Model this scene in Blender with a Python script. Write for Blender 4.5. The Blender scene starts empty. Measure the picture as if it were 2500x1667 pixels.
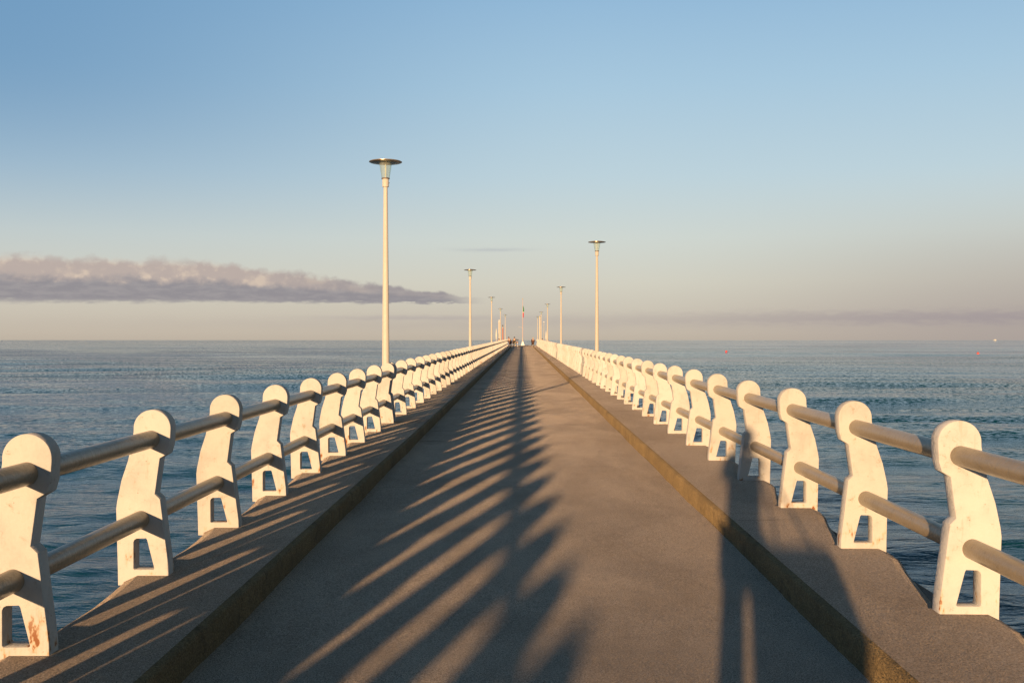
import bpy, bmesh, math, random
import numpy as np
from mathutils import Vector, Matrix
random.seed(7)
R = math.radians
D = bpy.data
SC = bpy.context.scene
COL = SC.collection

# ------------------------------------------------------------------ camera
cam = D.cameras.new('camera'); co = D.objects.new('camera', cam); COL.objects.link(co)
CAM_Z = 1.665
co.location = (0, 0, CAM_Z)
co.rotation_euler = (R(90 - 0.30), 0, R(0.576))
cam.lens = 35; cam.sensor_width = 36; cam.clip_start = 0.02; cam.clip_end = 5000
SC.camera = co

# ------------------------------------------------------------------ light
SUN_A, SUN_B = 2.216, 9.96            # metres right / forward per metre of height
sd = Vector((SUN_A, SUN_B, -1)).normalized()
SUN_EL = math.asin(-sd.z); SUN_AZ = math.atan2(-sd.x, -sd.y)
sun = D.lights.new('sun', 'SUN'); so = D.objects.new('sun', sun); COL.objects.link(so)
sun.energy = 5.0; sun.angle = R(0.6); sun.color = (1.0, 0.645, 0.34)
so.rotation_euler = sd.to_track_quat('-Z', 'Y').to_euler(); so.location = (-20, -60, 12)
SC.view_settings.view_transform = 'Standard'; SC.view_settings.look = 'None'
SC.view_settings.exposure = 0.95; SC.view_settings.gamma = 1
SKY_GAIN = 0.53                       # sky radiance before the exposure above

def lin(r, g, b):
    f = lambda c: (c/255/12.92) if c/255 <= .04045 else ((c/255+.055)/1.055)**2.4
    return (f(r), f(g), f(b), 1)

class NT:
    """small helper round a node tree"""
    def __init__(s, nt): s.nt = nt; s.N = nt.nodes; s.L = nt.links
    def new(s, t, **kw):
        n = s.N.new(t)
        for k, v in kw.items(): setattr(n, k, v)
        return n
    def put(s, sock, v):
        if hasattr(v, 'links') or isinstance(v, bpy.types.NodeSocket): s.L.new(v, sock)
        else: sock.default_value = v
    def m(s, op, a, b=0.0, c=0.0, clamp=False):
        n = s.new('ShaderNodeMath', operation=op); n.use_clamp = clamp
        s.put(n.inputs[0], a); s.put(n.inputs[1], b); s.put(n.inputs[2], c)
        return n.outputs[0]
    def v(s, op, a, b=(0, 0, 0), sc=None):
        n = s.new('ShaderNodeVectorMath', operation=op)
        s.put(n.inputs[0], a); s.put(n.inputs[1], b)
        if sc is not None: s.put(n.inputs['Scale'], sc)
        return n.outputs[0]
    def mr(s, x, a, b, c=0.0, d=1.0, smooth=True):
        n = s.new('ShaderNodeMapRange', interpolation_type='SMOOTHSTEP' if smooth else 'LINEAR')
        for i, q in enumerate((x, a, b, c, d)): s.put(n.inputs[i], q)
        return n.outputs[0]
    def mix(s, f, a, b, t='MIX'):
        n = s.new('ShaderNodeMix', data_type='RGBA', blend_type=t)
        s.put(n.inputs[0], f); s.put(n.inputs[6], a); s.put(n.inputs[7], b)
        return n.outputs[2]
    def noise(s, vec, scale, detail=4.0, rough=0.55, col=False, dist=0.0):
        n = s.new('ShaderNodeTexNoise')
        s.put(n.inputs['Vector'], vec); n.inputs['Scale'].default_value = scale
        n.inputs['Detail'].default_value = detail; n.inputs['Roughness'].default_value = rough
        n.inputs['Distortion'].default_value = dist
        return n.outputs['Color'] if col else n.outputs[0]
    def ramp(s, x, pts):
        n = s.new('ShaderNodeValToRGB'); cr = n.color_ramp
        while len(cr.elements) > 1: cr.elements.remove(cr.elements[-1])
        cr.elements[0].position = pts[0][0]; cr.elements[0].color = pts[0][1]
        for p, c in pts[1:]:
            e = cr.elements.new(p); e.color = c
        s.L.new(x, n.inputs[0]); return n.outputs[0]
    def comb(s, x, y, z):
        n = s.new('ShaderNodeCombineXYZ')
        for i, q in enumerate((x, y, z)): s.put(n.inputs[i], q)
        return n.outputs[0]
    def sep(s, v):
        n = s.new('ShaderNodeSeparateXYZ'); s.L.new(v, n.inputs[0]); return n.outputs

# ------------------------------------------------------------------ sky (world)
W = D.worlds.new('World'); SC.world = W; W.use_nodes = True
t = NT(W.node_tree); t.N.clear()
wo = t.new('ShaderNodeOutputWorld'); bg = t.new('ShaderNodeBackground'); t.L.new(bg.outputs[0], wo.inputs[0])
tc = t.new('ShaderNodeTexCoord'); X, Y, Z = t.sep(tc.outputs['Generated'])
el = t.m('MULTIPLY', t.m('ARCSINE', Z), 57.2958)
az = t.m('MULTIPLY', t.m('ARCTAN2', X, Y), 57.2958)
base = t.ramp(t.m('DIVIDE', t.m('ADD', el, 2), 92, clamp=True), [
    (0.0, lin(150, 142, 132)), (2/92, lin(196, 184, 168)), (3.3/92, lin(203, 195, 181)), (5/92, lin(210, 207, 194)),
    (7.5/92, lin(207, 214, 209)), (11/92, lin(189, 210, 220)), (16/92, lin(168, 200, 222)), (20.6/92, lin(148, 186, 217)),
    (25/92, lin(92, 136, 172)), (31/92, lin(42, 76, 94)), (40/92, lin(24, 46, 56)), (60/92, lin(18, 38, 46)), (1.0, lin(16, 34, 42))])
# darker and bluer towards the left, greyer low on the right
leftd = t.m('MULTIPLY', t.mr(az, 6.0, -32.0), t.mr(el, 1.0, 15.0))
base = t.mix(t.m('MULTIPLY', leftd, 0.72), base, lin(88, 138, 182))
rgt = t.m('MULTIPLY', t.mr(az, 5.0, 30.0), t.mr(el, 9.0, 0.0))
base = t.mix(t.m('MULTIPLY', rgt, 0.72), base, lin(164, 154, 153))
nish = t.new('ShaderNodeTexSky', sky_type='NISHITA'); nish.sun_disc = False
nish.sun_elevation = SUN_EL; nish.sun_rotation = SUN_AZ; nish.air_density = 1; nish.dust_density = 1.2
base = t.mix(0.06, base, t.v('SCALE', nish.outputs[0], sc=0.10))
# cloud bank low on the left
cv = t.comb(t.m('MULTIPLY', az, 0.62), t.m('MULTIPLY', el, 0.80), 0.0)
n1 = t.noise(cv, 1.35, 10, 0.60, dist=0.15)
n2 = t.noise(cv, 0.55, 4, 0.5)
n3 = t.noise(t.comb(t.m('MULTIPLY', az, 0.3), t.m('MULTIPLY', el, 1.3), 4.0), 3.2, 8, 0.6)
vw = t.new('ShaderNodeTexVoronoi', feature='SMOOTH_F1'); vw.inputs['Scale'].default_value = 1.0; vw.inputs['Smoothness'].default_value = 0.55; vw.inputs['Detail'].default_value = 2.0
t.L.new(t.v('ADD', t.comb(t.m('MULTIPLY', az, 0.75), t.m('MULTIPLY', el, 1.05), 0.0), t.v('SCALE', t.noise(cv, 2.0, 4, 0.6, col=True), sc=0.8)), vw.inputs['Vector'])
puff = t.m('MULTIPLY', t.m('SUBTRACT', 0.45, vw.outputs['Distance']), t.mr(az, -1.0, -14.0, 0.25, 1.0))
eld = t.m('ADD', t.m('ADD', el, t.m('MULTIPLY', puff, 0.50)), t.m('ADD', t.m('MULTIPLY', t.m('SUBTRACT', n1, 0.5), 0.50), t.m('MULTIPLY', t.m('SUBTRACT', n2, 0.5), 0.5)))
top = t.mr(az, -18.0, -1.0, 4.02, 1.98, smooth=False)
bot = t.mr(az, -27.0, -6.0, 1.62, 1.85, smooth=False)
tt = t.m('DIVIDE', t.m('SUBTRACT', eld, bot), t.m('SUBTRACT', top, bot))
bt = t.m('DIVIDE', t.m('SUBTRACT', t.m('ADD', el, t.m('MULTIPLY', t.m('SUBTRACT', n3, 0.5), 0.6)), bot), t.m('SUBTRACT', top, bot))
mask = t.m('MULTIPLY', t.mr(bt, 0.0, 0.16), t.mr(tt, 1.08, 0.80))
mask = t.m('MULTIPLY', mask, t.m('MULTIPLY', t.mr(az, -1.8, -5.0), t.mr(az, -150.0, -90.0)))
lit = t.mr(t.m('ADD', t.m('DIVIDE', t.m('SUBTRACT', el, bot), t.m('SUBTRACT', top, bot)), t.m('ADD', t.m('MULTIPLY', t.m('SUBTRACT', n1, 0.5), 0.5), t.m('MULTIPLY', puff, 0.12))), 0.40, 0.66)
lit = t.m('MULTIPLY', lit, t.mr(az, -6.0, -17.0, 0.12, 1.0))
body = t.mix(t.mr(n3, 0.40, 0.66), lin(142, 138, 144), lin(154, 149, 152))
ccol = t.mix(lit, body, t.mix(t.mr(t.m('ADD', puff, t.m('MULTIPLY', t.m('SUBTRACT', n1, 0.5), 0.8)), -0.55, 0.02), lin(184, 169, 162), lin(214, 194, 176)))
base = t.mix(t.m('MULTIPLY', mask, 0.93), base, ccol)
# thin streaks
def streak(base, a0, wa, e0, we, alpha, col, nz):
    ea = t.m('POWER', t.m('DIVIDE', t.m('SUBTRACT', az, a0), wa), 2.0)
    ez = t.m('ADD', el, t.m('MULTIPLY', t.m('SUBTRACT', nz, 0.5), we*2.2))
    ee = t.m('POWER', t.m('DIVIDE', t.m('SUBTRACT', ez, e0), we), 2.0)
    g = t.m('EXPONENT', t.m('MULTIPLY', t.m('ADD', ea, ee), -1.0))
    return t.mix(t.m('MULTIPLY', g, alpha), base, col)
base = streak(base, -1.7, 2.0, 4.95, 0.10, 0.42, lin(168, 172, 180), n3)
base = streak(base, -6.0, 5.0, 1.05, 0.13, 0.40, lin(165, 156, 160), n3)
base = streak(base, 25.0, 17.0, 1.00, 0.34, 0.50, lin(150, 140, 148), n3)
base = streak(base, 2.0, 22.0, 0.72, 0.35, 0.22, lin(168, 158, 156), n2)
t.L.new(base, bg.inputs[0]); bg.inputs[1].default_value = SKY_GAIN

# ------------------------------------------------------------------ materials
def material(name):
    m = D.materials.new(name); m.use_nodes = True
    q = NT(m.node_tree); b = q.N['Principled BSDF']
    return m, q, b

def grain_normal(q, vec, scale, k, chain=None, detail=2.0):
    """real roughness of the surface: unfiltered small-scale tilt of the normal"""
    c = q.noise(vec, scale, detail, 0.6, col=True)
    d = q.v('SCALE', q.v('SUBTRACT', c, (0.5, 0.5, 0.5)), sc=k)
    base = chain if chain is not None else q.new('ShaderNodeNewGeometry').outputs['Normal']
    return q.v('NORMALIZE', q.v('ADD', base, d))

def concrete(name, c0, c1, c2, k=3.0, sheen=0.0, spec=0.2, stain=0.5, scale=1.0, grain=110, streaky=(1, 1, 1)):
    m, q, b = material(name)
    tco = q.new('ShaderNodeTexCoord').outputs['Object']
    mp = q.v('MULTIPLY', tco, streaky)
    big = q.noise(mp, 0.55*scale, 6, 0.6); mid = q.noise(tco, 5.0*scale, 6, 0.65); fine = q.noise(tco, 95, 6, 0.75)
    blot = q.noise(mp, 1.9*scale, 8, 0.7, dist=0.8)
    c = q.mix(q.mr(big, 0.3, 0.7), c0, c1)
    c = q.mix(q.m('MULTIPLY', q.mr(blot, 0.52, 0.70), stain), c, c2)
    c = q.mix(q.mr(mid, 0.35, 0.7, 0.0, 0.35), c, c2)
    c = q.mix(1.0, c, q.ramp(fine, [(0.32, (0.30, 0.30, 0.30, 1)), (0.5, (1, 1, 1, 1)), (0.68, (1.75, 1.75, 1.75, 1))]), 'MULTIPLY')
    # sheen brightens the far surface, standing in for retroreflection and vignette; noise varies it
    sheen_var = q.m('MULTIPLY', q.mr(q.noise(q.v('MULTIPLY', tco, (1.0, 0.45, 1.0)), 0.9*scale, 7, 0.62, dist=0.5), 0.34, 0.64, 0.72, 1.12), q.mr(fine, 0.35, 0.65, 0.55, 1.45))
    q.L.new(q.m('MULTIPLY', sheen_var, sheen), b.inputs['Sheen Weight'])
    q.L.new(c, b.inputs['Base Color'])
    b.inputs['Roughness'].default_value = 0.85; b.inputs['Specular IOR Level'].default_value = spec
    b.inputs['Diffuse Roughness'].default_value = 1.0
    b.inputs['Sheen Roughness'].default_value = 0.45
    b.inputs['Sheen Tint'].default_value = (1.0, 0.82, 0.66, 1)
    bp = q.new('ShaderNodeBump'); bp.inputs['Strength'].default_value = 0.35; bp.inputs['Distance'].default_value = 0.02
    q.L.new(q.m('ADD', q.m('MULTIPLY', big, 1.4), q.m('MULTIPLY', mid, 0.35)), bp.inputs['Height'])
    q.L.new(grain_normal(q, tco, grain, k, bp.outputs[0]), b.inputs['Normal'])
    return m

M = {}
M['deck'] = concrete('deck_surface', (0.160, 0.126, 0.096, 1), (0.125, 0.098, 0.074, 1), (0.070, 0.054, 0.040, 1), k=6.0, sheen=0.75, grain=420, streaky=(1.0, 0.6, 1))
M['footway'] = concrete('footway_concrete', (0.175, 0.134, 0.098, 1), (0.138, 0.105, 0.076, 1), (0.075, 0.055, 0.038, 1), k=6.0, sheen=0.6, grain=380, stain=0.6)
M['kerb'] = concrete('kerb_concrete', (0.185, 0.130, 0.060, 1), (0.125, 0.088, 0.042, 1), (0.075, 0.055, 0.03, 1), k=3.0, grain=160, stain=1.0, scale=2.2)
M['slab'] = concrete('slab_concrete', (0.2, 0.18, 0.16, 1), (0.16, 0.145, 0.13, 1), (0.1, 0.09, 0.08, 1), k=1.5, grain=60)

def paint(name, col, rust=False, rough=0.5, k=0.35, spec=0.4, var=0.3):
    m, q, b = material(name)
    tco = q.new('ShaderNodeTexCoord').outputs['Object']
    rnd = q.new('ShaderNodeObjectInfo').outputs['Random']
    off = q.v('ADD', tco, q.comb(q.m('MULTIPLY', rnd, 91.7), q.m('MULTIPLY', rnd, 57.1), q.m('MULTIPLY', rnd, 33.3)))
    n1 = q.noise(off, 4.0, 8, 0.65); n2 = q.noise(off, 16.0, 6, 0.7, dist=0.6); n3 = q.noise(off, 70.0, 3, 0.6)
    col = tuple(col)
    dark = tuple(c*0.72 for c in col[:3]) + (1,)
    c = q.mix(q.mr(n1, 0.42, 0.75, 0.0, var), col, dark)
    c = q.mix(q.mr(n2, 0.58, 0.72, 0.0, var*1.2), c, (col[0]*0.62, col[1]*0.55, col[2]*0.42, 1))
    c = q.mix(1.0, c, q.mix(rnd, (0.90, 0.88, 0.84, 1), (1.04, 1.04, 1.04, 1)), 'MULTIPLY')
    if rust:
        drip = q.noise(q.v('MULTIPLY', off, (1.0, 1.0, 0.10)), 26.0, 5, 0.65)
        c = q.mix(q.m('MULTIPLY', q.mr(drip, 0.55, 0.72), q.mr(n1, 0.40, 0.62, 0.0, 0.42)), c, (0.24, 0.21, 0.15, 1))
        vc = q.new('ShaderNodeTexVoronoi'); vc.inputs['Scale'].default_value = 34.0; q.L.new(off, vc.inputs['Vector'])
        chip = q.m('MULTIPLY', q.mr(vc.outputs['Distance'], 0.16, 0.10), q.mr(n2, 0.54, 0.58))
        c = q.mix(q.m('MULTIPLY', chip, 0.75), c, (0.20, 0.17, 0.13, 1))
        # hairline cracks
        vo = q.new('ShaderNodeTexVoronoi', feature='DISTANCE_TO_EDGE')
        q.L.new(q.v('ADD', off, q.v('SCALE', q.noise(off, 6.0, 4, 0.6, col=True), sc=0.25)), vo.inputs['Vector'])
        vo.inputs['Scale'].default_value = 3.2
        crack_or_line = q.m('MULTIPLY', q.mr(vo.outputs[0], 0.006, 0.0), q.mr(n1, 0.50, 0.60))
        c = q.mix(q.m('MULTIPLY', crack_or_line, 0.30), c, (0.16, 0.10, 0.05, 1))
        x, y, z = q.sep(tco)
        rv = q.v('MULTIPLY', off, (1.0, 1.0, 0.45))
        rn = q.noise(rv, 13.0, 4, 0.6)
        low = q.mr(z, 0.34, 0.05)
        thr = q.m('SUBTRACT', q.m('ADD', rn, q.m('MULTIPLY', low, 0.10)), q.m('MULTIPLY', rnd, 0.035))
        halo = q.m('MULTIPLY', q.mr(thr, 0.635, 0.73), low)
        core = q.m('MULTIPLY', q.mr(thr, 0.695, 0.735), low)
        c = q.mix(q.m('MULTIPLY', halo, 0.6), c, (0.40, 0.23, 0.07, 1))
        c = q.mix(q.m('MULTIPLY', core, 0.9), c, (0.17, 0.05, 0.012, 1))
    q.L.new(c, b.inputs['Base Color'])
    b.inputs['Roughness'].default_value = rough; b.inputs['Specular IOR Level'].default_value = spec
    b.inputs['Diffuse Roughness'].default_value = 0.4
    bp = q.new('ShaderNodeBump'); bp.inputs['Strength'].default_value = 0.5; bp.inputs['Distance'].default_value = 0.01
    q.L.new(q.m('ADD', n2, q.m('MULTIPLY', n3, 0.3)), bp.inputs['Height'])
    q.L.new(grain_normal(q, off, 80, k, bp.outputs[0]), b.inputs['Normal'])
    return m
M['post'] = paint('weathered_white_paint', (0.45, 0.44, 0.425, 1), rust=True, rough=0.7, spec=0.2, var=0.62)
M['rail'] = paint('dull_cream_rail_paint', (0.245, 0.20, 0.14, 1), rough=0.29, k=0.15, spec=0.6, var=0.7)
M['pole'] = paint('cream_pole_paint', (0.40, 0.375, 0.335, 1), rough=0.5, k=0.15, var=0.15)

def plain(name, col, rough=0.6, metal=0.0, spec=0.5):
    m, q, b = material(name)
    n = q.noise(q.new('ShaderNodeTexCoord').outputs['Object'], 14.0, 5, 0.6)
    q.L.new(q.mix(q.mr(n, 0.3, 0.7), col, tuple(x*0.8 for x in col[:3]) + (1,)), b.inputs['Base Color'])
    b.inputs['Roughness'].default_value = rough; b.inputs['Metallic'].default_value = metal
    b.inputs['Specular IOR Level'].default_value = spec
    return m
M['disc'] = plain('brushed_metal_disc', (0.42, 0.33, 0.22, 1), 0.3, 0.6)
M['seal'] = plain('dark_seal', (0.10, 0.07, 0.05, 1))
M['red'] = plain('red_paint', (0.34, 0.12, 0.07, 1), 0.5)
M['buoy'] = plain('buoy_orange', (0.75, 0.06, 0.03, 1), 0.4)
M['white'] = plain('white_gel_coat', (0.55, 0.54, 0.50, 1), 0.4)
M['ochre'] = plain('faded_yellow_paint', (0.45, 0.36, 0.17, 1), 0.5)
M['brownj'] = plain('brown_cloth', (0.10, 0.045, 0.025, 1), 0.9)
M['redj'] = plain('dark_red_cloth', (0.08, 0.014, 0.014, 1), 0.9)
M['olive'] = plain('dark_olive_cloth', (0.035, 0.030, 0.016, 1), 0.9)
M['denim'] = plain('dark_blue_cloth', (0.03, 0.035, 0.05, 1), 0.9)
M['beigej'] = plain('beige_cloth', (0.50, 0.42, 0.26, 1), 0.9)
M['skin'] = plain('skin', (0.45, 0.27, 0.18, 1), 0.6)
M['hair'] = plain('dark_hair', (0.03, 0.02, 0.012, 1), 0.7)
M['black'] = plain('black_leather', (0.02, 0.02, 0.02, 1), 0.5)
M['wood'] = plain('brown_wood', (0.12, 0.05, 0.025, 1), 0.7)
M['fgreen'] = plain('green_cloth', (0.02, 0.22, 0.07, 1), 0.9)
M['fwhite'] = plain('white_cloth', (0.5, 0.49, 0.45, 1), 0.9)
M['fred'] = plain('red_cloth', (0.5, 0.02, 0.03, 1), 0.9)
m, q, b = material('clear_lamp_glass')
tr = q.new('ShaderNodeBsdfTransparent'); tr.inputs[0].default_value = (0.90, 0.94, 0.92, 1)
b.inputs['Base Color'].default_value = (0.5, 0.52, 0.48, 1); b.inputs['Roughness'].default_value = 0.12
mx = q.new('ShaderNodeMixShader'); mx.inputs[0].default_value = 0.14
q.L.new(tr.outputs[0], mx.inputs[1]); q.L.new(b.outputs[0], mx.inputs[2]); q.L.new(mx.outputs[0], q.N['Material Output'].inputs[0])
M['glass'] = m

# sea
m, q, b = material('sea_water')
pos = q.new('ShaderNodeNewGeometry').outputs['Position']
dist = q.v('LENGTH', pos)
dn = q.new('ShaderNodeVectorMath', operation='LENGTH'); q.L.new(pos, dn.inputs[0]); dist = dn.outputs['Value']
st = q.v('MULTIPLY', pos, (0.33, 1.0, 1.0))
patch = q.noise(q.v('MULTIPLY', pos, (0.010, 0.032, 1.0)), 1.0, 5, 0.6)
patch2 = q.noise(q.v('MULTIPLY', pos, (0.05, 0.20, 1.0)), 1.0, 4, 0.6)
px_, py_, pz_ = q.sep(pos)
kk = q.mr(q.m('SUBTRACT', patch, q.mr(px_, -150.0, 350.0, -0.10, 0.10)), 0.36, 0.66, 0.10, 0.42)
kk = q.m('MULTIPLY', kk, q.mr(patch2, 0.3, 0.7, 0.75, 1.25))
c = q.noise(q.v('MULTIPLY', pos, (0.5, 1.0, 1.0)), 5.5, 3, 0.6, col=True)
sepc = q.sep(q.v('SUBTRACT', c, (0.5, 0.5, 0.5)))
tilt = q.comb(q.m('MULTIPLY', sepc[0], 0.6), sepc[1], 0.0)
bp = q.new('ShaderNodeBump'); bp.inputs['Strength'].default_value = 1.0; bp.inputs['Distance'].default_value = 0.05
h1 = q.noise(st, 1.6, 5, 0.6, dist=0.6); h2 = q.noise(st, 5.0, 4, 0.6, dist=0.4)
q.L.new(q.m('ADD', q.m('MULTIPLY', h1, 1.6), q.m('MULTIPLY', h2, 0.45)), bp.inputs['Height'])
q.L.new(q.v('NORMALIZE', q.v('ADD', bp.outputs[0], q.v('SCALE', tilt, sc=q.m('MULTIPLY', kk, q.mr(dist, 15.0, 120.0, 0.3, 7.0))))), b.inputs['Normal'])
b.inputs['Base Color'].default_value = (0.001, 0.042, 0.060, 1); b.inputs['Roughness'].default_value = 0.045
b.inputs['IOR'].default_value = 1.33; b.inputs['Specular IOR Level'].default_value = 0.34
M['sea'] = m

# ------------------------------------------------------------------ helpers
def tag(o, label=None, cat=None, group=None, kind=None):
    if label: o['label'] = label
    if cat: o['category'] = cat
    if group: o['group'] = group
    if kind: o['kind'] = kind
    return o
def link(name, me, mat, parent=None, loc=(0, 0, 0)):
    o = D.objects.new(name, me); COL.objects.link(o); o.location = loc
    if mat is not None and not me.materials: me.materials.append(mat)
    if parent: o.parent = parent
    return o
def empty(name, loc, rz=0.0):
    o = D.objects.new(name, None); COL.objects.link(o); o.location = loc; o.rotation_euler = (0, 0, rz)
    o.empty_display_size = 0.2; return o
def copy_tree(o, parent=None, loc=None, rz=None):
    c = o.copy(); COL.objects.link(c); c.parent = parent
    if loc is not None: c.location = loc
    if rz is not None: c.rotation_euler = (0, 0, rz)
    for ch in [x for x in D.objects if x.parent == o]: copy_tree(ch, c)
    return c
def pymesh(name, verts, faces, smooth=False):
    me = D.meshes.new(name); me.from_pydata(verts, [], faces); me.update()
    if smooth:
        me.shade_smooth(); me.set_sharp_from_angle(angle=R(40))
    return me
def lathe(name, prof, seg=32, smooth=True, closed=False):
    vs, fs = [], []
    for r, z in prof:
        for i in range(seg):
            a = 2*math.pi*i/seg; vs.append((r*math.cos(a), r*math.sin(a), z))
    n = len(prof)
    for j in range(n - (0 if closed else 1)):
        k = (j+1) % n
        for i in range(seg):
            i2 = (i+1) % seg; fs.append((j*seg+i, j*seg+i2, k*seg+i2, k*seg+i))
    if not closed:
        fs.append(tuple(range(seg))[::-1]); fs.append(tuple((n-1)*seg+i for i in range(seg)))
    return pymesh(name, vs, fs, smooth)
class MB:
    def __init__(s): s.v = []; s.f = []
    def box(s, c, d, rot=None):
        x, y, z = d[0]/2, d[1]/2, d[2]/2; n = len(s.v)
        for q in [(-x,-y,-z),(x,-y,-z),(x,y,-z),(-x,y,-z),(-x,-y,z),(x,-y,z),(x,y,z),(-x,y,z)]:
            w = Vector(q)
            if rot: w = rot @ w
            s.v.append(tuple(w + Vector(c)))
        for f in [(0,3,2,1),(4,5,6,7),(0,1,5,4),(1,2,6,5),(2,3,7,6),(3,0,4,7)]: s.f.append(tuple(n+i for i in f))
        return s
    def tube(s, a, b_, r0, r1=None, seg=12):
        r1 = r0 if r1 is None else r1; a, b_ = Vector(a), Vector(b_); d = (b_-a).normalized()
        u = d.orthogonal().normalized(); w = d.cross(u); n = len(s.v)
        for p, r in ((a, r0), (b_, r1)):
            for i in range(seg):
                t_ = 2*math.pi*i/seg; s.v.append(tuple(p + u*r*math.cos(t_) + w*r*math.sin(t_)))
        for i in range(seg):
            j = (i+1) % seg; s.f.append((n+i, n+j, n+seg+j, n+seg+i))
        s.f.append(tuple(n+i for i in range(seg))[::-1]); s.f.append(tuple(n+seg+i for i in range(seg)))
        return s
    def mesh(s, name, smooth=False): return pymesh(name, s.v, s.f, smooth)

# ------------------------------------------------------------------ the sea: one real wavy sheet to the horizon
SEA_Z = -3.35
def build_sea():
    rows = [-90.0]
    while rows[-1] < 1270:
        y = rows[-1]; r = abs(y) if y > 0 else abs(y)*0.9
        rows.append(y + max(0.13, r*0.0075))
    ys = np.array(rows); ys[-1] = 1270
    half = [0.0]
    while half[-1] < 1000:
        half.append(half[-1] + max(0.24, half[-1]*0.014))
    hx = np.array(half); xs = np.concatenate([-hx[:0:-1], hx])
    Xg, Yg = np.meshgrid(xs, ys)
    rr = np.sqrt(Xg**2 + Yg**2)
    dy = np.maximum(0.13, np.abs(Yg)*0.0075); dx = np.maximum(0.24, np.abs(Xg)*0.014)
    rng = np.random.default_rng(5)
    Zg = np.zeros_like(Xg); PX = np.zeros_like(Xg); 
    def wave(lam, slope, spread, n):
        nonlocal Zg
        for _ in range(n):
            l = lam*rng.uniform(0.7, 1.4); th = rng.normal(0, spread); k = 2*math.pi/l
            kx, ky = k*math.sin(th), k*math.cos(th)
            amp = slope/k/math.sqrt(n)*1.4
            fade = np.clip((l/np.maximum(dy*abs(math.cos(th)), dx*abs(math.sin(th))+1e-3) - 5.0)/5.0, 0, 1)
            env = 0.5 + 0.5*np.sin(Xg*rng.uniform(.01, .05)*4/l**.5 + Yg*rng.uniform(.01, .06) + rng.uniform(0, 6.28))
            ph = kx*Xg + ky*Yg + rng.uniform(0, 6.28)
            s = np.sin(ph); Zg += amp*fade*env*(s + 0.25*np.cos(2*ph))
    wave(22, 0.045, 0.09, 4); wave(9, 0.085, 0.15, 7); wave(3.6, 0.10, 0.30, 10); wave(1.6, 0.13, 0.45, 12); wave(0.8, 0.13, 0.6, 12)
    V = np.stack([Xg, Yg, Zg + SEA_Z], -1).reshape(-1, 3).astype(np.float32)
    nr, nc = Xg.shape
    idx = np.arange(nr*nc).reshape(nr, nc)
    F = np.stack([idx[:-1, :-1], idx[:-1, 1:], idx[1:, 1:], idx[1:, :-1]], -1).reshape(-1, 4).astype(np.int32)
    me = D.meshes.new('sea')
    me.vertices.add(len(V)); me.vertices.foreach_set('co', V.ravel())
    me.loops.add(F.size); me.loops.foreach_set('vertex_index', F.ravel())
    me.polygons.add(len(F)); me.polygons.foreach_set('loop_start', np.arange(0, F.size, 4, dtype=np.int32))
    me.update(calc_edges=True); me.shade_smooth()
    o = link('sea', me, M['sea']); tag(o, kind='structure'); return o
build_sea()

# ------------------------------------------------------------------ pier layout (x right, y along the pier)
XC = 0.02                       # pier axis
KX, KH = 1.66, 0.165            # kerb face, kerb height
PX_ = 2.24                      # inner face of the railing posts
YS, YE = -16.0, 157.0
LAMPS = {-1: [17.36, 45.7, 77.9, 110.0, 141.0], 1: [32.2, 61.7, 94.5, 125.5, 154.6]}
JOINTS = {-1: [31.0], 1: []}
TH = 0.10                       # post thickness along the pier
def layout(side):
    """front faces of the posts; joint posts come in pairs round a gap"""
    stops = sorted([(y, True) for y in LAMPS[side]] + [(y, False) for y in JOINTS[side]])
    posts, sections = [], []
    start = {-1: 4.65 - 1.567*12, 1: 5.39 - 1.664*12}[side]
    cur, curpair = start, None
    for i, (yj, lamp) in enumerate(stops):
        gap = 0.075 if lamp else 0.05
        end = yj - gap - TH
        if i == 0:
            n = {-1: 8, 1: 16}[side] + 12
        else: n = max(1, round((end - cur)/1.652))
        for k in range(n):
            posts.append((cur + (end-cur)*k/n, i > 0 and k == 0))
        posts.append((end, True)); sections.append((cur + 0.05, end + 0.05))
        cur = yj + gap
    n = round((YE - 0.6 - cur)/1.652)
    if n >= 1:
        for k in range(n+1): posts.append((cur + (YE-0.6-cur)*k/n, k in (0, n)))
        sections.append((cur + 0.05, YE - 0.55))
    return posts, sections
LAY = {s: layout(s) for s in (-1, 1)}

# roadway: one finely divided sheet, with shallow real undulation
def build_road():
    ys = np.concatenate([np.arange(YS, 30, 0.12), np.arange(30, YE+0.01, 0.5)]); xs = np.linspace(-KX, KX, 29)
    Xg, Yg = np.meshgrid(xs, ys)
    rng = np.random.default_rng(3); Zg = np.zeros_like(Xg)
    for _ in range(26):
        l = rng.uniform(0.7, 5.0); th = rng.uniform(0, 6.28); k = 6.283/l
        Zg += 0.00028*l*np.sin(k*(Xg*math.cos(th)+Yg*math.sin(th))+rng.uniform(0, 6.28))
    V = np.stack([Xg+XC, Yg, Zg], -1).reshape(-1, 3); nr, nc = Xg.shape; idx = np.arange(nr*nc).reshape(nr, nc)
    F = np.stack([idx[:-1, :-1], idx[:-1, 1:], idx[1:, 1:], idx[1:, :-1]], -1).reshape(-1, 4)
    me = pymesh('pier_roadway', V.tolist(), F.tolist()); me.shade_smooth()
    tag(link('pier_roadway', me, M['deck']), kind='structure')
build_road()
# body of the pier under the roadway and the ledges outside the footways
mb = MB().box((XC, (YS+YE)/2, -0.24), (2*2.68, YE-YS, 0.44))
pb = tag(link('pier_slab', mb.mesh('pier_slab'), M['slab']), kind='structure')
for j, y in enumerate(range(-12, 157, 12)):
    for s in (-1, 1):
        link('pile', MB().tube((XC+s*1.7, y, -8), (XC+s*1.7, y, -0.44), 0.28, seg=16).mesh('pile', True), M['slab'], pb)

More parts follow.
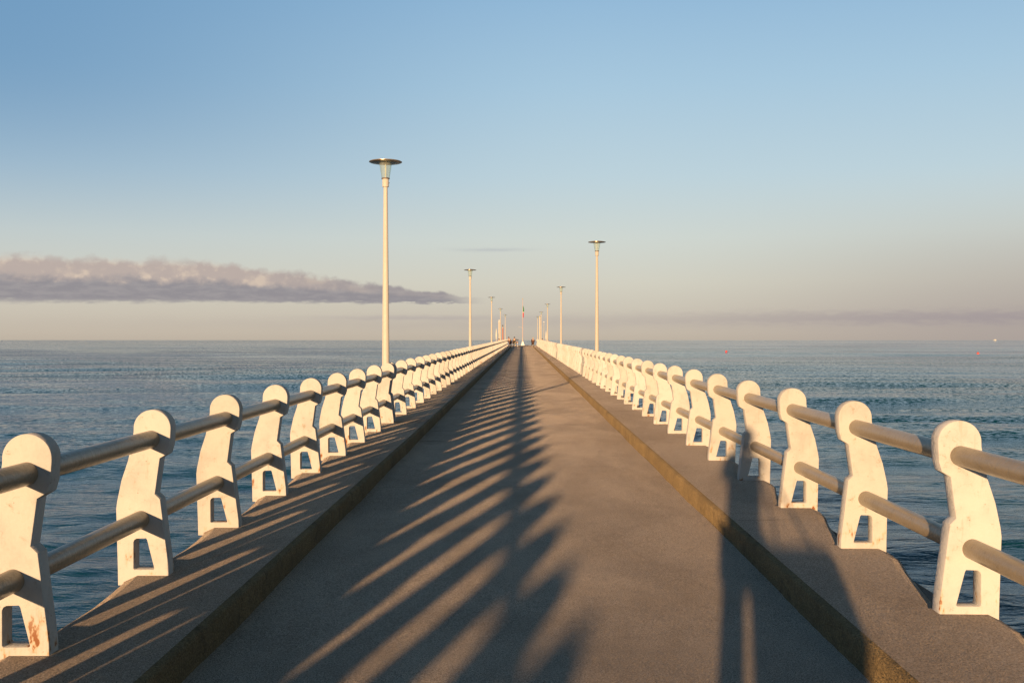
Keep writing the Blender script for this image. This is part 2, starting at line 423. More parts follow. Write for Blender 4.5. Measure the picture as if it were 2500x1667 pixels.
# footways: plan outline steps out at every post, chamfered outer edge
def build_footway(side):
    posts = [p for p, _ in LAY[side][0]]
    st = []
    for a, b_ in zip(posts[:-1], posts[1:]):
        if b_ - a < 0.4:
            st += [(a-0.02, 2.56), (b_, 2.56)]; continue
        if side > 0: st += [(a-0.02, 2.575), (a+TH+0.005, 2.575), (a+TH+0.02, 2.30), (b_-0.62, 2.47), (b_-0.27, 2.555)]
        else: st += [(a-0.03, 2.51), (a+TH+0.005, 2.51), (a+TH+0.03, 2.425), (b_-0.6, 2.445), (b_-0.3, 2.47), (b_-0.05, 2.50)]
    st = [(YS, 2.5)] + sorted(st) + [(YE, 2.54)]
    # fine stations
    fine = []
    for (y0, x0), (y1, x1) in zip(st[:-1], st[1:]):
        if y1 - y0 < 1e-4: continue
        n = max(1, int((y1-y0)/0.35) if y0 < 30 else 1)
        for k in range(n): fine.append((y0+(y1-y0)*k/n, x0+(x1-x0)*k/n))
    fine.append(st[-1])
    rnd = random.Random(11+side); vs, fs = [], []
    for y, xo in fine:
        j = rnd.uniform(-.006, .006)
        row = [(KX+0.045, -0.02), (KX+0.045, KH), (KX+0.28, KH+0.001), (xo-0.075+j, KH), (xo, KH-0.035+j), (xo, KH-0.15)]
        for x, z in row: vs.append((XC+side*x, y, z))
    for i in range(len(fine)-1):
        for k in range(5):
            a = i*6+k; f = (a, a+1, a+7, a+6); fs.append(f if side < 0 else f[::-1])
    n = len(fine)
    fs.append(tuple(range(6))); fs.append(tuple((n-1)*6+k for k in range(6))[::-1])
    o = link('footway', pymesh('footway', vs, fs), M['footway']); tag(o, kind='structure')
    # kerb: its own worn strip, edge chipped
    ys = []; y = YS
    while y < YE: ys.append(y); y += 0.06 if y < 14 else (0.16 if y < 50 else 0.8)
    ys.append(YE); vs, fs = [], []
    def nz(y, k): return (math.sin(y*1.9+k) + math.sin(y*4.3+k*2.1)*.6 + math.sin(y*11.7+k*3.3)*.35)/2
    for y in ys:
        w = 0.004*nz(y, side) + rnd.uniform(-.003, .003)
        chip = 0.012*max(0, rnd.random()-0.82)/0.18
        w2 = 0.010*nz(y*0.7, side*3) + rnd.uniform(-.004, .004)
        for x, z in [(KX+w2, -0.02), (KX+w2*.6, 0.05), (KX+w*1.2, KH-0.022-chip), (KX+0.010+w+chip, KH-0.006-chip*.5), (KX+0.045, KH+0.0005)]:
            vs.append((XC+side*x, y, z))
    for i in range(len(ys)-1):
        for k in range(4):
            a = i*5+k; f = (a, a+1, a+6, a+5); fs.append(f if side < 0 else f[::-1])
    me = pymesh('kerb', vs, fs); me.shade_smooth(); me.set_sharp_from_angle(angle=R(50))
    tag(link('kerb', me, M['kerb']), kind='structure')
for s in (-1, 1): build_footway(s)

# expansion joints, cracks and one slanting dark line: thin sunk-looking filler strips a few mm proud
def crack_or_line(pts, w, z, name='joint_crack_or_line'):
    vs, fs = [], []
    r_ = random.Random(len(pts)*7+int(pts[0][0]*10)); P = []
    for (x0, y0), (x1, y1) in zip(pts[:-1], pts[1:]):
        n = max(2, int(math.hypot(x1-x0, y1-y0)/0.08))
        for k in range(n): P.append((x0+(x1-x0)*k/n, y0+(y1-y0)*k/n))
    P.append(pts[-1])
    for i, (x, y) in enumerate(P):
        j = r_.uniform(-.35, .35)*w; ww = w*r_.uniform(.35, 1)*(0.3 if i in (0, len(P)-1) else 1)
        vs += [(x, y+j-ww/2, z), (x, y+j+ww/2, z)]
    for i in range(len(P)-1): fs.append((i*2, i*2+2, i*2+3, i*2+1))
    tag(link(name, pymesh(name, vs, fs), M['tar']), kind='structure')
M['tar'] = plain('dark_joint_filler', (0.03, 0.026, 0.022, 1), 0.95, spec=0.1)
crack_or_line([(-2.3, 17.42), (-1.72, 17.40)], 0.05, KH+0.006); crack_or_line([(-1.64, 17.40), (-1.15, 17.46)], 0.045, 0.006)
crack_or_line([(-1.64, 15.75), (-1.2, 15.72)], 0.05, 0.006)
crack_or_line([(-2.3, 31.05), (-1.72, 31.0)], 0.05, KH+0.006); crack_or_line([(-1.64, 31.0), (-0.5, 31.1)], 0.05, 0.008)
crack_or_line([(1.64, 40.2), (1.2, 36.5), (0.36, 30.8)], 0.10, 0.009)  # slanting dark strip across the right side of the roadway
crack_or_line([(1.72, 35.9), (2.3, 35.7)], 0.07, KH+0.006)
crack_or_line([(1.62, 62.0), (-1.62, 61.6)], 0.12, 0.010)
crack_or_line([(-1.62, 88.0), (1.62, 88.3)], 0.12, 0.010)

crack_or_line([(-1.62, 10.9), (-0.7, 11.05), (0.2, 10.95)], 0.010, 0.005); crack_or_line([(0.5, 13.7), (1.64, 13.9)], 0.012, 0.005)
crack_or_line([(1.64, 22.4), (0.3, 22.1), (-1.62, 22.3)], 0.022, 0.006); crack_or_line([(1.72, 8.1), (2.25, 8.15)], 0.010, KH+0.005)
crack_or_line([(1.72, 20.0), (2.3, 19.9)], 0.025, KH+0.006); crack_or_line([(-2.3, 9.9), (-1.72, 9.95)], 0.010, KH+0.005)

# ------------------------------------------------------------------ railing posts
PROFILE_IN = [(0.0, -0.06), (0.002, 0.06), (0.055, 0.482), (0.088, 0.514), (0.057, 0.738), (0.010, 0.766), (-0.006, 0.82)]
PROFILE_OUT = [(0.222, 0.90), (0.256, 0.726), (0.298, 0.60), (0.326, 0.468), (0.332, 0.42), (0.322, 0.06), (0.320, -0.06)]
HOLE = [(0.137, 0.226), (0.143, 0.236), (0.203, 0.234), (0.216, 0.226), (0.222, 0.212), (0.222, 0.046), (0.216, 0.040), (0.097, 0.040), (0.091, 0.046)]
def post_mesh(name, side, hole=True):
    cx, cz, r = 0.105, 0.925, 0.117
    arc = [(cx - r*math.cos(a), cz + r*math.sin(a)) for a in [math.pi*k/26 for k in range(0, 26)]]
    out = PROFILE_IN + arc + PROFILE_OUT
    cu = D.curves.new(name, 'CURVE'); cu.dimensions = '2D'; cu.fill_mode = 'BOTH'
    cu.extrude = TH/2 - 0.004; cu.bevel_depth = 0.004; cu.bevel_resolution = 1; cu.offset = -0.004
    for loop in ([out, HOLE] if hole else [out]):
        sp = cu.splines.new('POLY'); sp.points.add(len(loop)-1); sp.use_cyclic_u = True
        for i, (u, v_) in enumerate(loop): sp.points[i].co = (u*side, v_, 0, 1)
    tmp = D.objects.new('tmp', cu); COL.objects.link(tmp)
    dg = bpy.context.evaluated_depsgraph_get()
    me = D.meshes.new_from_object(tmp.evaluated_get(dg)); D.objects.remove(tmp)
    me.name = name
    # curve plane (x, y) -> stand it up: x stays, y -> z, thickness -> y (front face at y = 0)
    me.transform(Matrix(((1, 0, 0, 0), (0, 0, -1, TH/2), (0, 1, 0, 0), (0, 0, 0, 1))))
    me.materials.clear(); me.materials.append(M['post']); me.shade_smooth(); me.set_sharp_from_angle(angle=R(28))
    me.update(); return me
PM = {(s, h): post_mesh('railing_post', s, h) for s in (-1, 1) for h in (True, False)}
ORD = ['first', 'second', 'third', 'fourth', 'fifth', 'sixth', 'seventh', 'eighth', 'ninth', 'tenth', 'eleventh', 'twelfth', 'thirteenth', 'fourteenth', 'fifteenth', 'sixteenth', 'seventeenth', 'eighteenth', 'nineteenth', 'twentieth', 'twenty-first', 'twenty-second', 'twenty-third', 'twenty-fourth', 'twenty-fifth']
LOOK = {(-1, 0): 'cracked, rusty foot', (-1, 1): 'clean foot', (-1, 2): 'with rusty foot',
        (1, 0): 'largest one', (1, 1): 'rust on foot'}
for s in (-1, 1):
    sn = 'left' if s < 0 else 'right'
    vis = [i for i, (y, _) in enumerate(LAY[s][0]) if y > 4.2]
    lamp_ys = LAMPS[s]
    for i, (y, solid) in enumerate(LAY[s][0]):
        me = PM[(s, not solid)]
        z = KH
        o = D.objects.new('railing_post', me); COL.objects.link(o)
        rj = random.Random(i*31+s)
        o.location = (XC + s*PX_ + rj.uniform(-.005, .005), y, z + rj.uniform(-.004, .004)); o.rotation_euler = (0, rj.uniform(-.006, .006), rj.uniform(-.012, .012))
        k = i - vis[0]
        if k < 0: lab = 'weathered white concrete railing post of the %s railing behind the photographer' % sn
        elif k < len(ORD) - 3:
            lab = '%s white post from the near end of the %s railing' % (ORD[k], sn)
            if (s, k) in LOOK: lab += ', ' + LOOK[(s, k)]
            if solid: lab += '; solid foot'
        else:
            nl = sum(1 for q_ in lamp_ys if q_ < y)
            seg = ['before the first', 'between the first and second', 'between the second and third', 'between the third and fourth', 'between the fourth and fifth', 'beyond the fifth'][nl]
            lab = 'far white post of the %s railing, %s of its lamps' % (sn, seg)
            if solid: lab = lab.replace('far', 'far solid')
        tag(o, lab, 'railing post', 'white concrete posts of the %s railing' % sn)

# ------------------------------------------------------------------ hand rails (tubes through the posts)
for s in (-1, 1):
    sn = 'left' if s < 0 else 'right'
    for si, (y0, y1) in enumerate(LAY[s][1]):
        for nm, u, h, r_ in (('upper', 0.106, 0.855, 0.055), ('lower', 0.172, 0.352, 0.055)):
            mb = MB(); n = max(1, int((y1-y0)/1.6)); L = y1-y0
            me = mb.tube((0, 0, 0), (0, L, 0), r_, seg=28).mesh('handrail', True)
            o = link('handrail', me, M['rail'], loc=(XC+s*(PX_+u), y0, KH+h))
            where = ['nearest the camera', 'beyond the first joint', 'beyond the second joint', 'beyond the third joint', 'beyond the fourth joint', 'beyond the fifth joint', 'beyond the sixth joint'][si]
            tag(o, '%s cream tube of the %s railing, section %s' % (nm, sn, where), 'handrail', 'tubes of the %s railing' % sn)

# ------------------------------------------------------------------ lamps
def make_lamp(loc):
    root = empty('street_lamp', loc)
    link('base_plate', MB().box((0, 0, 0.008), (0.145, 0.145, 0.016)).mesh('base_plate'), M['pole'], root)
    link('pole', lathe('pole', [(0.066, 0.016), (0.064, 0.9), (0.055, 2.1), (0.043, 3.3), (0.036, 4.10)], 24), M['pole'], root)
    col = link('collar', lathe('collar', [(0.036, 4.095), (0.055, 4.10), (0.057, 4.11), (0.057, 4.235), (0.050, 4.245)], 24), M['pole'], root)
    link('screw', MB().tube((0.055, 0, 4.17), (0.068, 0, 4.17), 0.008).mesh('screw'), M['seal'], col)
    link('gasket', lathe('gasket', [(0.066, 4.238), (0.072, 4.240), (0.072, 4.256), (0.066, 4.258)], 24), M['seal'], root)
    link('glass', lathe('glass', [(0.070, 4.258), (0.112, 4.515), (0.109, 4.515), (0.067, 4.258)], 32, closed=True), M['glass'], root)
    link('bulb_tube', lathe('bulb_tube', [(0.004, 4.256), (0.013, 4.262), (0.013, 4.47), (0.004, 4.53)], 12), M['white'], root)
    sh = link('shade', lathe('shade', [(0.004, 4.528), (0.10, 4.522), (0.275, 4.528), (0.287, 4.534), (0.287, 4.540), (0.275, 4.546), (0.16, 4.566), (0.05, 4.580), (0.004, 4.584)], 48), M['disc'], root)
    link('socket', lathe('socket', [(0.010, 4.49), (0.03, 4.50), (0.034, 4.524), (0.02, 4.527)], 16), M['seal'], root)
    return root
lamp0 = make_lamp((XC-2.40, LAMPS[-1][0], KH))
LLAB = {(-1, 0): 'tall nearest cream street lamp with flat disc top on the left railing', (-1, 1): 'second cream street lamp along the left railing', (-1, 2): 'third, smaller cream street lamp along the left railing',
        (-1, 3): 'distant fourth street lamp of the left railing, in front of the white column', (-1, 4): 'farthest left street lamp, thin, just right of the red column',
        (1, 0): 'nearest and tallest street lamp on the right railing', (1, 1): 'second street lamp along the right railing', (1, 2): 'third, small street lamp along the right railing',
        (1, 3): 'distant fourth street lamp of the right railing beside the yellowish column', (1, 4): 'farthest street lamp at the end of the right railing'}
for s in (-1, 1):
    for i, y in enumerate(LAMPS[s]):
        o = lamp0 if (s, i) == (-1, 0) else copy_tree(lamp0, loc=(XC+s*2.40, y, KH), rz=i*1.3+s)
        tag(o, LLAB[(s, i)], 'street lamp', 'street lamps along the %s railing' % ('left' if s < 0 else 'right'))

# ------------------------------------------------------------------ head of the pier
PL0, PL1 = YE, 186.5
tag(link('pier_head', MB().box((XC, (PL0+PL1)/2, -0.225), (11.4, PL1-PL0, 0.44)).mesh('pier_head'), M['footway']), kind='structure')
PZ = -0.005
def flagpole():
    r = tag(empty('flagpole', (0.12, 182, PZ)), 'tall thin flagpole with a limp furled green, white and red flag at the far end', 'flagpole')
    link('plinth', MB().box((0, 0, 0.12), (0.62, 0.62, 0.24)).box((0, 0, 0.45), (0.34, 0.34, 0.42)).mesh('plinth'), M['white'], r)
    link('base', lathe('base', [(0.13, 0.66), (0.10, 0.9), (0.07, 1.45), (0.05, 1.5)], 16), M['pole'], r)
    link('pole', lathe('pole', [(0.05, 1.5), (0.045, 4), (0.028, 8.4)], 12), plain('pinkish_mast_paint', (0.5, 0.33, 0.27, 1)), r)
    link('finial', lathe('finial', [(0.02, 8.4), (0.07, 8.46), (0.07, 8.54), (0.02, 8.6)], 12), M['ochre'], r)
    link('crossbar', MB().tube((-0.75, 0, 3.35), (0.12, 0, 3.22), 0.02).mesh('crossbar'), M['pole'], r)
    fl = empty('flag', (0, 0, 0)); fl.parent = r
    def drape(name, z0, z1, w0, w1, mat, ph):
        vs, fs = [], []; n, mseg = 14, 22
        for i in range(n+1):
            t_ = i/n; z = z0+(z1-z0)*t_; w = w0+(w1-w0)*t_
            for j in range(mseg):
                u = j/(mseg-1); vs.append((0.04+u*w+0.03*math.sin(z*5+ph), 0.06*math.sin(u*14+z*1.3+ph)*(0.3+u), z))
        for i in range(n):
            for j in range(mseg-1): a = i*mseg+j; fs.append((a, a+1, a+mseg+1, a+mseg))
        me = pymesh(name, vs, fs); me.shade_smooth(); o = link(name, me, mat, fl)
        md = o.modifiers.new('thickness', 'SOLIDIFY'); md.thickness = 0.006
    drape('green_band', 7.2, 6.15, 0.10, 0.24, M['fgreen'], 0)
    drape('white_band', 6.15, 5.95, 0.24, 0.20, M['fwhite'], 0.4)
    drape('red_band', 5.95, 5.05, 0.22, 0.10, M['fred'], 1)
flagpole()
def column(name, loc, h, r0, mat, topmat, lab, cat='beacon column', ball=None):
    r = tag(empty(name, loc), lab, cat)
    link('footing', MB().box((0, 0, 0.1), (r0*4, r0*4, 0.2)).mesh('footing'), M['white'], r)
    link('shaft', lathe('shaft', [(r0, 0.2), (r0*0.95, h*0.5), (r0*0.88, h)], 20), mat, r)
    link('gallery', lathe('gallery', [(r0*0.9, h), (r0*1.35, h+0.03), (r0*1.35, h+0.10), (r0*0.8, h+0.12)], 20), M['white'], r)
    link('lantern', lathe('lantern', [(r0*0.6, h+0.12), (r0*0.6, h+0.34), (r0*0.72, h+0.36), (r0*0.2, h+0.5)], 16), topmat, r)
    return r
column('beacon_column', (-3.15, 163, PZ), 3.05, 0.12, M['red'], M['seal'], 'slim red column with white collar and dark lantern beyond the left railing')
column('beacon_column', (3.05, 170, PZ), 4.7, 0.15, M['pole'], M['ochre'], 'tall cream column with yellowish lantern head beyond the right railing')
r = column('white_column', (-3.85, 168, PZ), 4.0, 0.16, M['pole'], M['white'], 'thick white column behind the fourth lamp of the left railing', 'column')
def furled(loc, lab, h):
    r = tag(empty('furled_parasol', loc), lab, 'parasol')
    link('pole', MB().tube((0, 0, 0), (0, 0, h), 0.03).mesh('pole'), M['pole'], r)
    link('canopy', lathe('canopy', [(0.03, h*0.36), (0.10, h*0.42), (0.15, h*0.60), (0.09, h*0.85), (0.02, h*0.99)], 14), M['fwhite'], r)
furled((-4.3, 167, PZ), 'white furled parasol standing left of the thick white column', 3.0)
furled((4.05, 167, PZ), 'white furled parasol standing beyond the right railing beside the fourth lamp', 2.6)
o = tag(empty('mast', (3.78, 172, PZ)), 'short thin pale mast between the fourth and third lamps of the right railing', 'mast')
link('pole', MB().tube((0, 0, 0), (0, 0, 4.1), 0.05, 0.03).mesh('pole', True), M['pole'], o)
link('lamp_head', MB().box((0, 0, 4.14), (0.18, 0.14, 0.08)).mesh('lamp_head'), M['white'], o)
def bench(loc, rz, lab, mat):
    r = tag(empty('bench', loc, rz), lab, 'bench', 'benches on the pier head')
    s_ = MB()
    for k in range(4): s_.box((0, -0.18+0.12*k, 0.44), (1.5, 0.095, 0.03))
    link('seat', s_.mesh('seat'), mat, r)
    s_ = MB()
    for k in range(3): s_.box((0, 0.26+0.02*k, 0.58+0.13*k), (1.5, 0.025, 0.10))
    link('backrest', s_.mesh('backrest'), mat, r)
    for sx in (-0.62, 0.62):
        link('leg', MB().box((sx, -0.16, 0.212), (0.05, 0.05, 0.425)).box((sx, 0.18, 0.212), (0.05, 0.05, 0.425)).box((sx, 0.268, 0.66), (0.05, 0.035, 0.46)).mesh('leg'), M['white'], r)
bench((-3.55, 162, PZ), 0.05, 'reddish slatted bench beyond the left railing by the red column', M['red'])
bench((3.85, 164, PZ), -0.05, 'reddish slatted bench beyond the right railing under the fourth lamp', M['red'])
bench((-1.35, 159.6, PZ), 3.14, 'brown bench under the seated person in the dark olive jacket', M['wood'])

# ------------------------------------------------------------------ people
def skin(name, J, E, mat, parent, sub=1):
    """one continuous surface grown over a joint skeleton; J: name -> (xyz, radius or (rx, ry))"""
    keys = list(J); me = D.meshes.new(name)
    me.from_pydata([J[k][0] for k in keys], [(keys.index(a), keys.index(b_)) for a, b_ in E], [])
    o = D.objects.new(name, me); COL.objects.link(o)
    sm = o.modifiers.new('skin', 'SKIN'); sm.use_smooth_shade = True
    if not me.skin_vertices: me.attributes  # layer is made by the modifier below if missing
    bm = bmesh.new(); bm.from_mesh(me); lay = bm.verts.layers.skin.verify()
    for i, v_ in enumerate(bm.verts):
        r_ = J[keys[i]][1]; v_[lay].radius = r_ if isinstance(r_, tuple) else (r_, r_)
        v_[lay].use_root = (i == 0)
    bm.to_mesh(me); bm.free()
    ss = o.modifiers.new('sub', 'SUBSURF'); ss.levels = sub; ss.render_levels = sub
    dg = bpy.context.evaluated_depsgraph_get()
    m2 = D.meshes.new_from_object(o.evaluated_get(dg)); D.objects.remove(o)
    m2.name = name; m2.materials.clear(); m2.materials.append(mat); m2.shade_smooth()
    return link(name, m2, mat, parent)
def V3(a): return Vector(a)
def person(loc, rz, label, J, top, legs, top_mat, leg_mat, hair_mat=None, cap=None, scale=1.0, fingers=True):
    r = tag(empty('person', loc, rz), label, 'person'); r.scale = (scale,)*3
    E = [('pelvis', 'waist'), ('waist', 'chest'), ('chest', 'neck'), ('neck', 'head'), ('head', 'crown')]
    for s in 'lr':
        E += [('pelvis', 'hip'+s), ('hip'+s, 'knee'+s), ('knee'+s, 'ankle'+s), ('ankle'+s, 'toe'+s),
              ('chest', 'sh'+s), ('sh'+s, 'el'+s), ('el'+s, 'wr'+s), ('wr'+s, 'palm'+s)]
    rad = dict(pelvis=(.13, .10), waist=(.115, .09), chest=(.145, .10), neck=.052, head=(.078, .092), crown=(.062, .072),
               hip=.085, knee=.055, ankle=.038, toe=.035, sh=.055, el=.042, wr=.028, palm=(.036, .018))
    JJ = {}
    for k, p in J.items():
        b_ = k[:-1] if k[-1] in 'lr' and k[:-1] in rad else k
        JJ[k] = (p, rad[b_])
    if fingers:
        for s in 'lr':
            w, p = V3(J['wr'+s]), V3(J['palm'+s]); d = (p-w).normalized()
            side = d.cross(Vector((0, 0, 1)));
            side = side.normalized() if side.length > 1e-3 else Vector((1, 0, 0)); nrm = d.cross(side)
            for i, (o_, ln) in enumerate(((-.030, .062), (-.010, .076), (.010, .070), (.028, .054))):
                a = p + d*.03 + side*o_; m1 = a + d*ln*.5 - nrm*.006; tip = m1 + d*ln*.38 - nrm*.020
                JJ['f%d%s' % (i, s)] = (tuple(a), .009); JJ['g%d%s' % (i, s)] = (tuple(m1), .008); JJ['t%d%s' % (i, s)] = (tuple(tip), .007)
                E += [('palm'+s, 'f%d%s' % (i, s)), ('f%d%s' % (i, s), 'g%d%s' % (i, s)), ('g%d%s' % (i, s), 't%d%s' % (i, s))]
            a = w + d*.03 - side*.038; b2 = a + d*.035 - side*.018
            JJ['th'+s] = (tuple(a), .011); JJ['tt'+s] = (tuple(b2), .009); E += [('wr'+s, 'th'+s), ('th'+s, 'tt'+s)]
    skin('body', JJ, E, M['skin'], r)
    g = 1.16
    ET = [('waist', 'pelvis'), ('waist', 'chest'), ('chest', 'collar')]
    JT = {'waist': (J['waist'], (.135*g, .105*g)), 'pelvis': (J['pelvis'], (.15*g, .118*g)), 'chest': (J['chest'], (.158*g, .112*g)),
          'collar': (tuple(V3(J['chest']).lerp(V3(J['neck']), .75)), .062)}
    for s in 'lr':
        JT['sh'+s] = (J['sh'+s], .068); JT['el'+s] = (J['el'+s], .055); JT['wr'+s] = (J['wr'+s], .040)
        ET += [('chest', 'sh'+s), ('sh'+s, 'el'+s), ('el'+s, 'wr'+s)]
    if 'hem' in top:
        JT['hem'] = top['hem']; ET.append(('pelvis', 'hem'))
    for k_ in ('waist', 'pelvis', 'chest'): JT[k_] = (JT[k_][0], (JT[k_][1][0]*top.get('wide', 1), JT[k_][1][1]*(top.get('wide', 1)**.5)))
    skin(top['name'], JT, ET, top_mat, r)
    JL = {'pelvis': (J['pelvis'], (.135, .108))}; EL = []
    for s in 'lr':
        JL['hip'+s] = (J['hip'+s], .097); JL['knee'+s] = (J['knee'+s], .070); JL['ankle'+s] = (J['ankle'+s], .052)
        EL += [('pelvis', 'hip'+s), ('hip'+s, 'knee'+s), ('knee'+s, 'ankle'+s)]
    skin('trousers', JL, EL, leg_mat, r)
    for s in 'lr':
        a, t_ = V3(J['ankle'+s]), V3(J['toe'+s])
        heel = a + (a-t_).normalized()*.03; heel.z = t_.z
        skin('shoe', {'a': (tuple(heel.lerp(t_, .3)), (.043, .036)), 'b': (tuple(t_), (.045, .030)), 'h': (tuple(heel), (.038, .036))}, [('h', 'a'), ('a', 'b')], M['black'], r)
    # face and hair
    h = V3(J['head']); up = (V3(J['crown'])-h).normalized(); fw = top.get('face', Vector((0, 1, 0))); sdv = fw.cross(up)
    def blob(name, c, rr, mat, par, seg=12):
        bm = bmesh.new(); bmesh.ops.create_uvsphere(bm, u_segments=seg, v_segments=max(6, seg//2), radius=1)
        me = D.meshes.new(name)
        bmesh.ops.scale(bm, vec=rr, verts=bm.verts); bmesh.ops.translate(bm, vec=c, verts=bm.verts)
        bm.to_mesh(me); bm.free(); me.shade_smooth(); return link(name, me, mat, par)
    blob('nose', h + fw*.092 - up*.0, (.012, .016, .018), M['skin'], r)
    for sg in (-1, 1):
        blob('eye', h + fw*.083 + up*.028 + sdv*.030*sg, (.012, .009, .008), M['black'], r)
        blob('ear', h + sdv*.082*sg, (.010, .016, .028), M['skin'], r)
    blob('mouth', h + fw*.082 - up*.040, (.024, .008, .006), M['redj'], r)
    if cap: blob('cap', h + up*.06 - fw*.01, (.098, .108, .075), cap, r, 20)
    else: blob('hair', h + up*.045 - fw*.022, (.094, .100, .090), hair_mat or M['hair'], r, 20)
    return r

# the photographer, standing just behind the camera: casts the long shadow
J = dict(pelvis=(0.0, -0.17, 0.93), waist=(-0.02, -0.17, 1.08), chest=(-0.03, -0.17, 1.33), neck=(0.0, -0.165, 1.49), head=(0.02, -0.15, 1.645), crown=(0.02, -0.155, 1.715),
         hipl=(-0.07, -0.17, 0.88), kneel=(-0.05, -0.15, 0.50), anklel=(-0.05, -0.18, 0.08), toel=(-0.10, -0.02, 0.035),
         hipr=(0.12, -0.17, 0.88), kneer=(0.125, -0.15, 0.50), ankler=(0.12, -0.18, 0.08), toer=(0.17, -0.02, 0.035),
         shl=(-0.19, -0.17, 1.41), ell=(-0.17, -0.05, 1.22), wrl=(-0.09, -0.035, 1.50), palml=(-0.055, -0.045, 1.60),
         shr=(0.15, -0.17, 1.41), elr=(0.13, -0.05, 1.22), wrr=(0.13, -0.035, 1.50), palmr=(0.10, -0.045, 1.60))
for k_ in J: J[k_] = (J[k_][0] - 0.045, J[k_][1], J[k_][2])
ph = person((0, 0, 0.0), 0, 'photographer in a long dark coat, casting the long shadow on the right footway',
       J, dict(name='coat', hem=((-0.09, -0.17, 0.62), (.35, .22)), wide=1.4), None, M['olive'], M['denim'])
ob = tag(empty('film_camera', (0.0, -0.055, 1.665)), 'black film camera held up by the photographer', 'camera')
link('body', MB().box((0.02, 0, -0.03), (0.13, 0.03, 0.075)).mesh('body'), M['black'], ob)
link('lens', lathe('lens', [(0.022, 0.0), (0.026, 0.002), (0.026, 0.028), (0.022, 0.03)], 20), M['black'], ob).rotation_euler = (R(-90), 0, 0)
bag = tag(empty('shoulder_bag', (0.33, -0.17, 0.36)), 'big dark shoulder bag hanging at the photographer\'s right hip', 'bag')
me = MB().box((0, 0, 0.27), (0.48, 0.15, 0.54)).mesh('body')
bo = link('body', me, M['olive'], bag); bv = bo.modifiers.new('b', 'BEVEL'); bv.width = 0.05; bv.segments = 4
link('strap', MB().tube((-0.12, 0, 0.52), (-0.22, 0, 1.10), 0.012).tube((0.12, 0, 0.52), (-0.19, 0, 1.11), 0.012).mesh('strap'), M['black'], bag)

def seated(face=1):
    return dict(pelvis=(0, 0, 0.52), waist=(0, 0.0, 0.68), chest=(0, 0.03, 0.90), neck=(0, 0.06, 1.05), head=(0, 0.09, 1.18), crown=(0, 0.09, 1.25),
         hipl=(-.09, .03, .50), kneel=(-.13, .42, .50), anklel=(-.13, .40, .08), toel=(-.14, .54, .035),
         hipr=(.09, .03, .50), kneer=(.13, .42, .50), ankler=(.13, .44, .08), toer=(.14, .58, .035),
         shl=(-.17, .03, .97), ell=(-.23, .10, .72), wrl=(-.16, .33, .62), palml=(-.14, .40, .60),
         shr=(.17, .03, .97), elr=(.23, .10, .72), wrr=(.16, .33, .62), palmr=(.14, .40, .60))
# far end, left of the axis: two seated people; right: one more
def lean(J, dx):
    return {k: (p[0] + dx*max(0, p[2]-0.52), p[1], p[2]) for k, p in J.items()}
person((-1.92, 159.0, PZ), 0, 'seated person in reddish brown coat leaning left at the far left end', lean(seated(), -0.25), dict(name='coat', hem=((0, 0.06, .30), (.24, .19))), None, M['brownj'], M['brownj'], hair_mat=M['redj'], scale=1.2, fingers=False)
J2 = seated(); J2['elr'] = (.36, .12, .92); J2['wrr'] = (.60, .18, .93); J2['palmr'] = (.68, .18, .93)
person((-1.22, 159.3, PZ), 0, 'seated person in dark olive jacket, one arm stretched right, at the far end', J2, dict(name='jacket'), None, M['olive'], M['beigej'], scale=1.2, fingers=False)
person((1.72, 159.0, PZ), 0, 'seated person in dark brown coat and light cap at the far right end', lean(seated(), 0.05), dict(name='coat', hem=((0, 0.06, .26), (.40, .28)), wide=1.35), None, M['brownj'], M['olive'], cap=M['beigej'], scale=1.15, fingers=False)
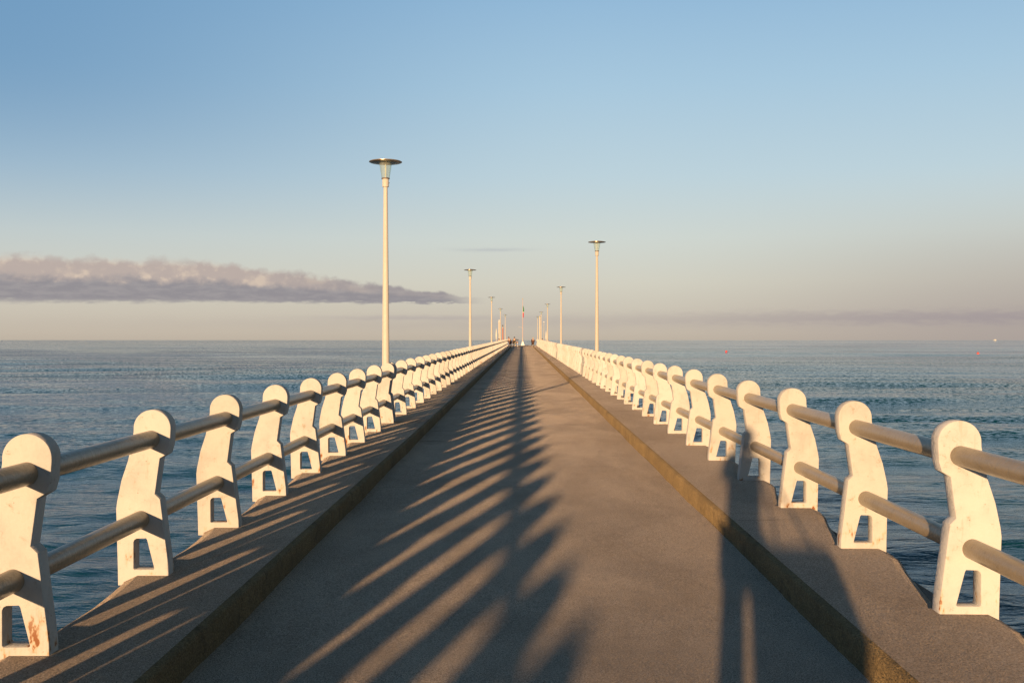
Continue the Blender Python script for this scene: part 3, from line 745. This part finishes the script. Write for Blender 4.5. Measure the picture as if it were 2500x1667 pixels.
def stool(loc, lab):
    r = tag(empty('stool', loc), lab, 'stool', 'folding stools at the pier end')
    link('seat', MB().box((0, 0, 0.405), (0.44, 0.40, 0.03)).mesh('seat'), M['wood'], r)
    for a, b_ in (((-.2, -.16, 0), (.2, -.16, .39)), ((.2, -.13, 0), (-.2, -.13, .39)), ((-.2, .16, 0), (.2, .16, .39)), ((.2, .13, 0), (-.2, .13, .39))):
        link('leg', MB().tube(a, b_, 0.018).mesh('leg'), M['white'], r)
stool((-1.92, 159.0, PZ), 'stool under the person in the reddish brown coat'); stool((1.72, 159.0, PZ), 'stool under the person with the light cap')
person((3.35, 163.0, PZ), 0.5, 'small dark seated figure beyond the right railing beside the yellowish column', seated(), dict(name='jacket'), None, M['wood'], M['denim'], fingers=False)
stool((3.35, 163.0, PZ), 'stool under the small dark figure beyond the right railing')
person((-3.75, 162.0, PZ), 0.0, 'small dark seated figure on the reddish bench beyond the left railing', seated(), dict(name='jacket'), None, M['wood'], M['wood'], fingers=False)

# ------------------------------------------------------------------ on the water
def buoy(loc, lab):
    r = tag(empty('buoy', loc), lab, 'buoy', 'orange-red buoys on the sea right of the pier')
    link('float', lathe('float', [(0.02, -0.35), (0.24, -0.25), (0.36, 0.0), (0.33, 0.22), (0.18, 0.40), (0.05, 0.46)], 20), M['buoy'], r)
    link('ring', lathe('ring', [(0.05, 0.44), (0.07, 0.46), (0.07, 0.55), (0.04, 0.56)], 12), M['seal'], r)
buoy((64.5, 315, SEA_Z+0.05), 'small orange-red buoy on the sea nearer to the pier')
buoy((129, 283, SEA_Z+0.05), 'small orange-red buoy on the sea far out to the right')
r = tag(empty('motorboat', (565, 1195, SEA_Z), 0.35), 'tiny white motorboat on the horizon at the far right', 'boat')
vs = []; fs = []
for i, (x, w, z) in enumerate([(-2.0, .75, .65), (0, .9, .7), (1.4, .6, .8), (2.4, .03, .95)]):
    vs += [(x, -w, z), (x, -w*.7, -.2), (x, w*.7, -.2), (x, w, z)]
for i in range(3):
    a = i*4; fs += [(a, a+4, a+5, a+1), (a+1, a+5, a+6, a+2), (a+2, a+6, a+7, a+3), (a+3, a+7, a+4, a)]
fs += [(0, 1, 2, 3), (15, 14, 13, 12)]
link('hull', pymesh('hull', vs, fs), M['white'], r)
link('cabin', MB().box((0, 0, 1.0), (1.6, 1.1, 0.6)).mesh('cabin'), M['white'], r)
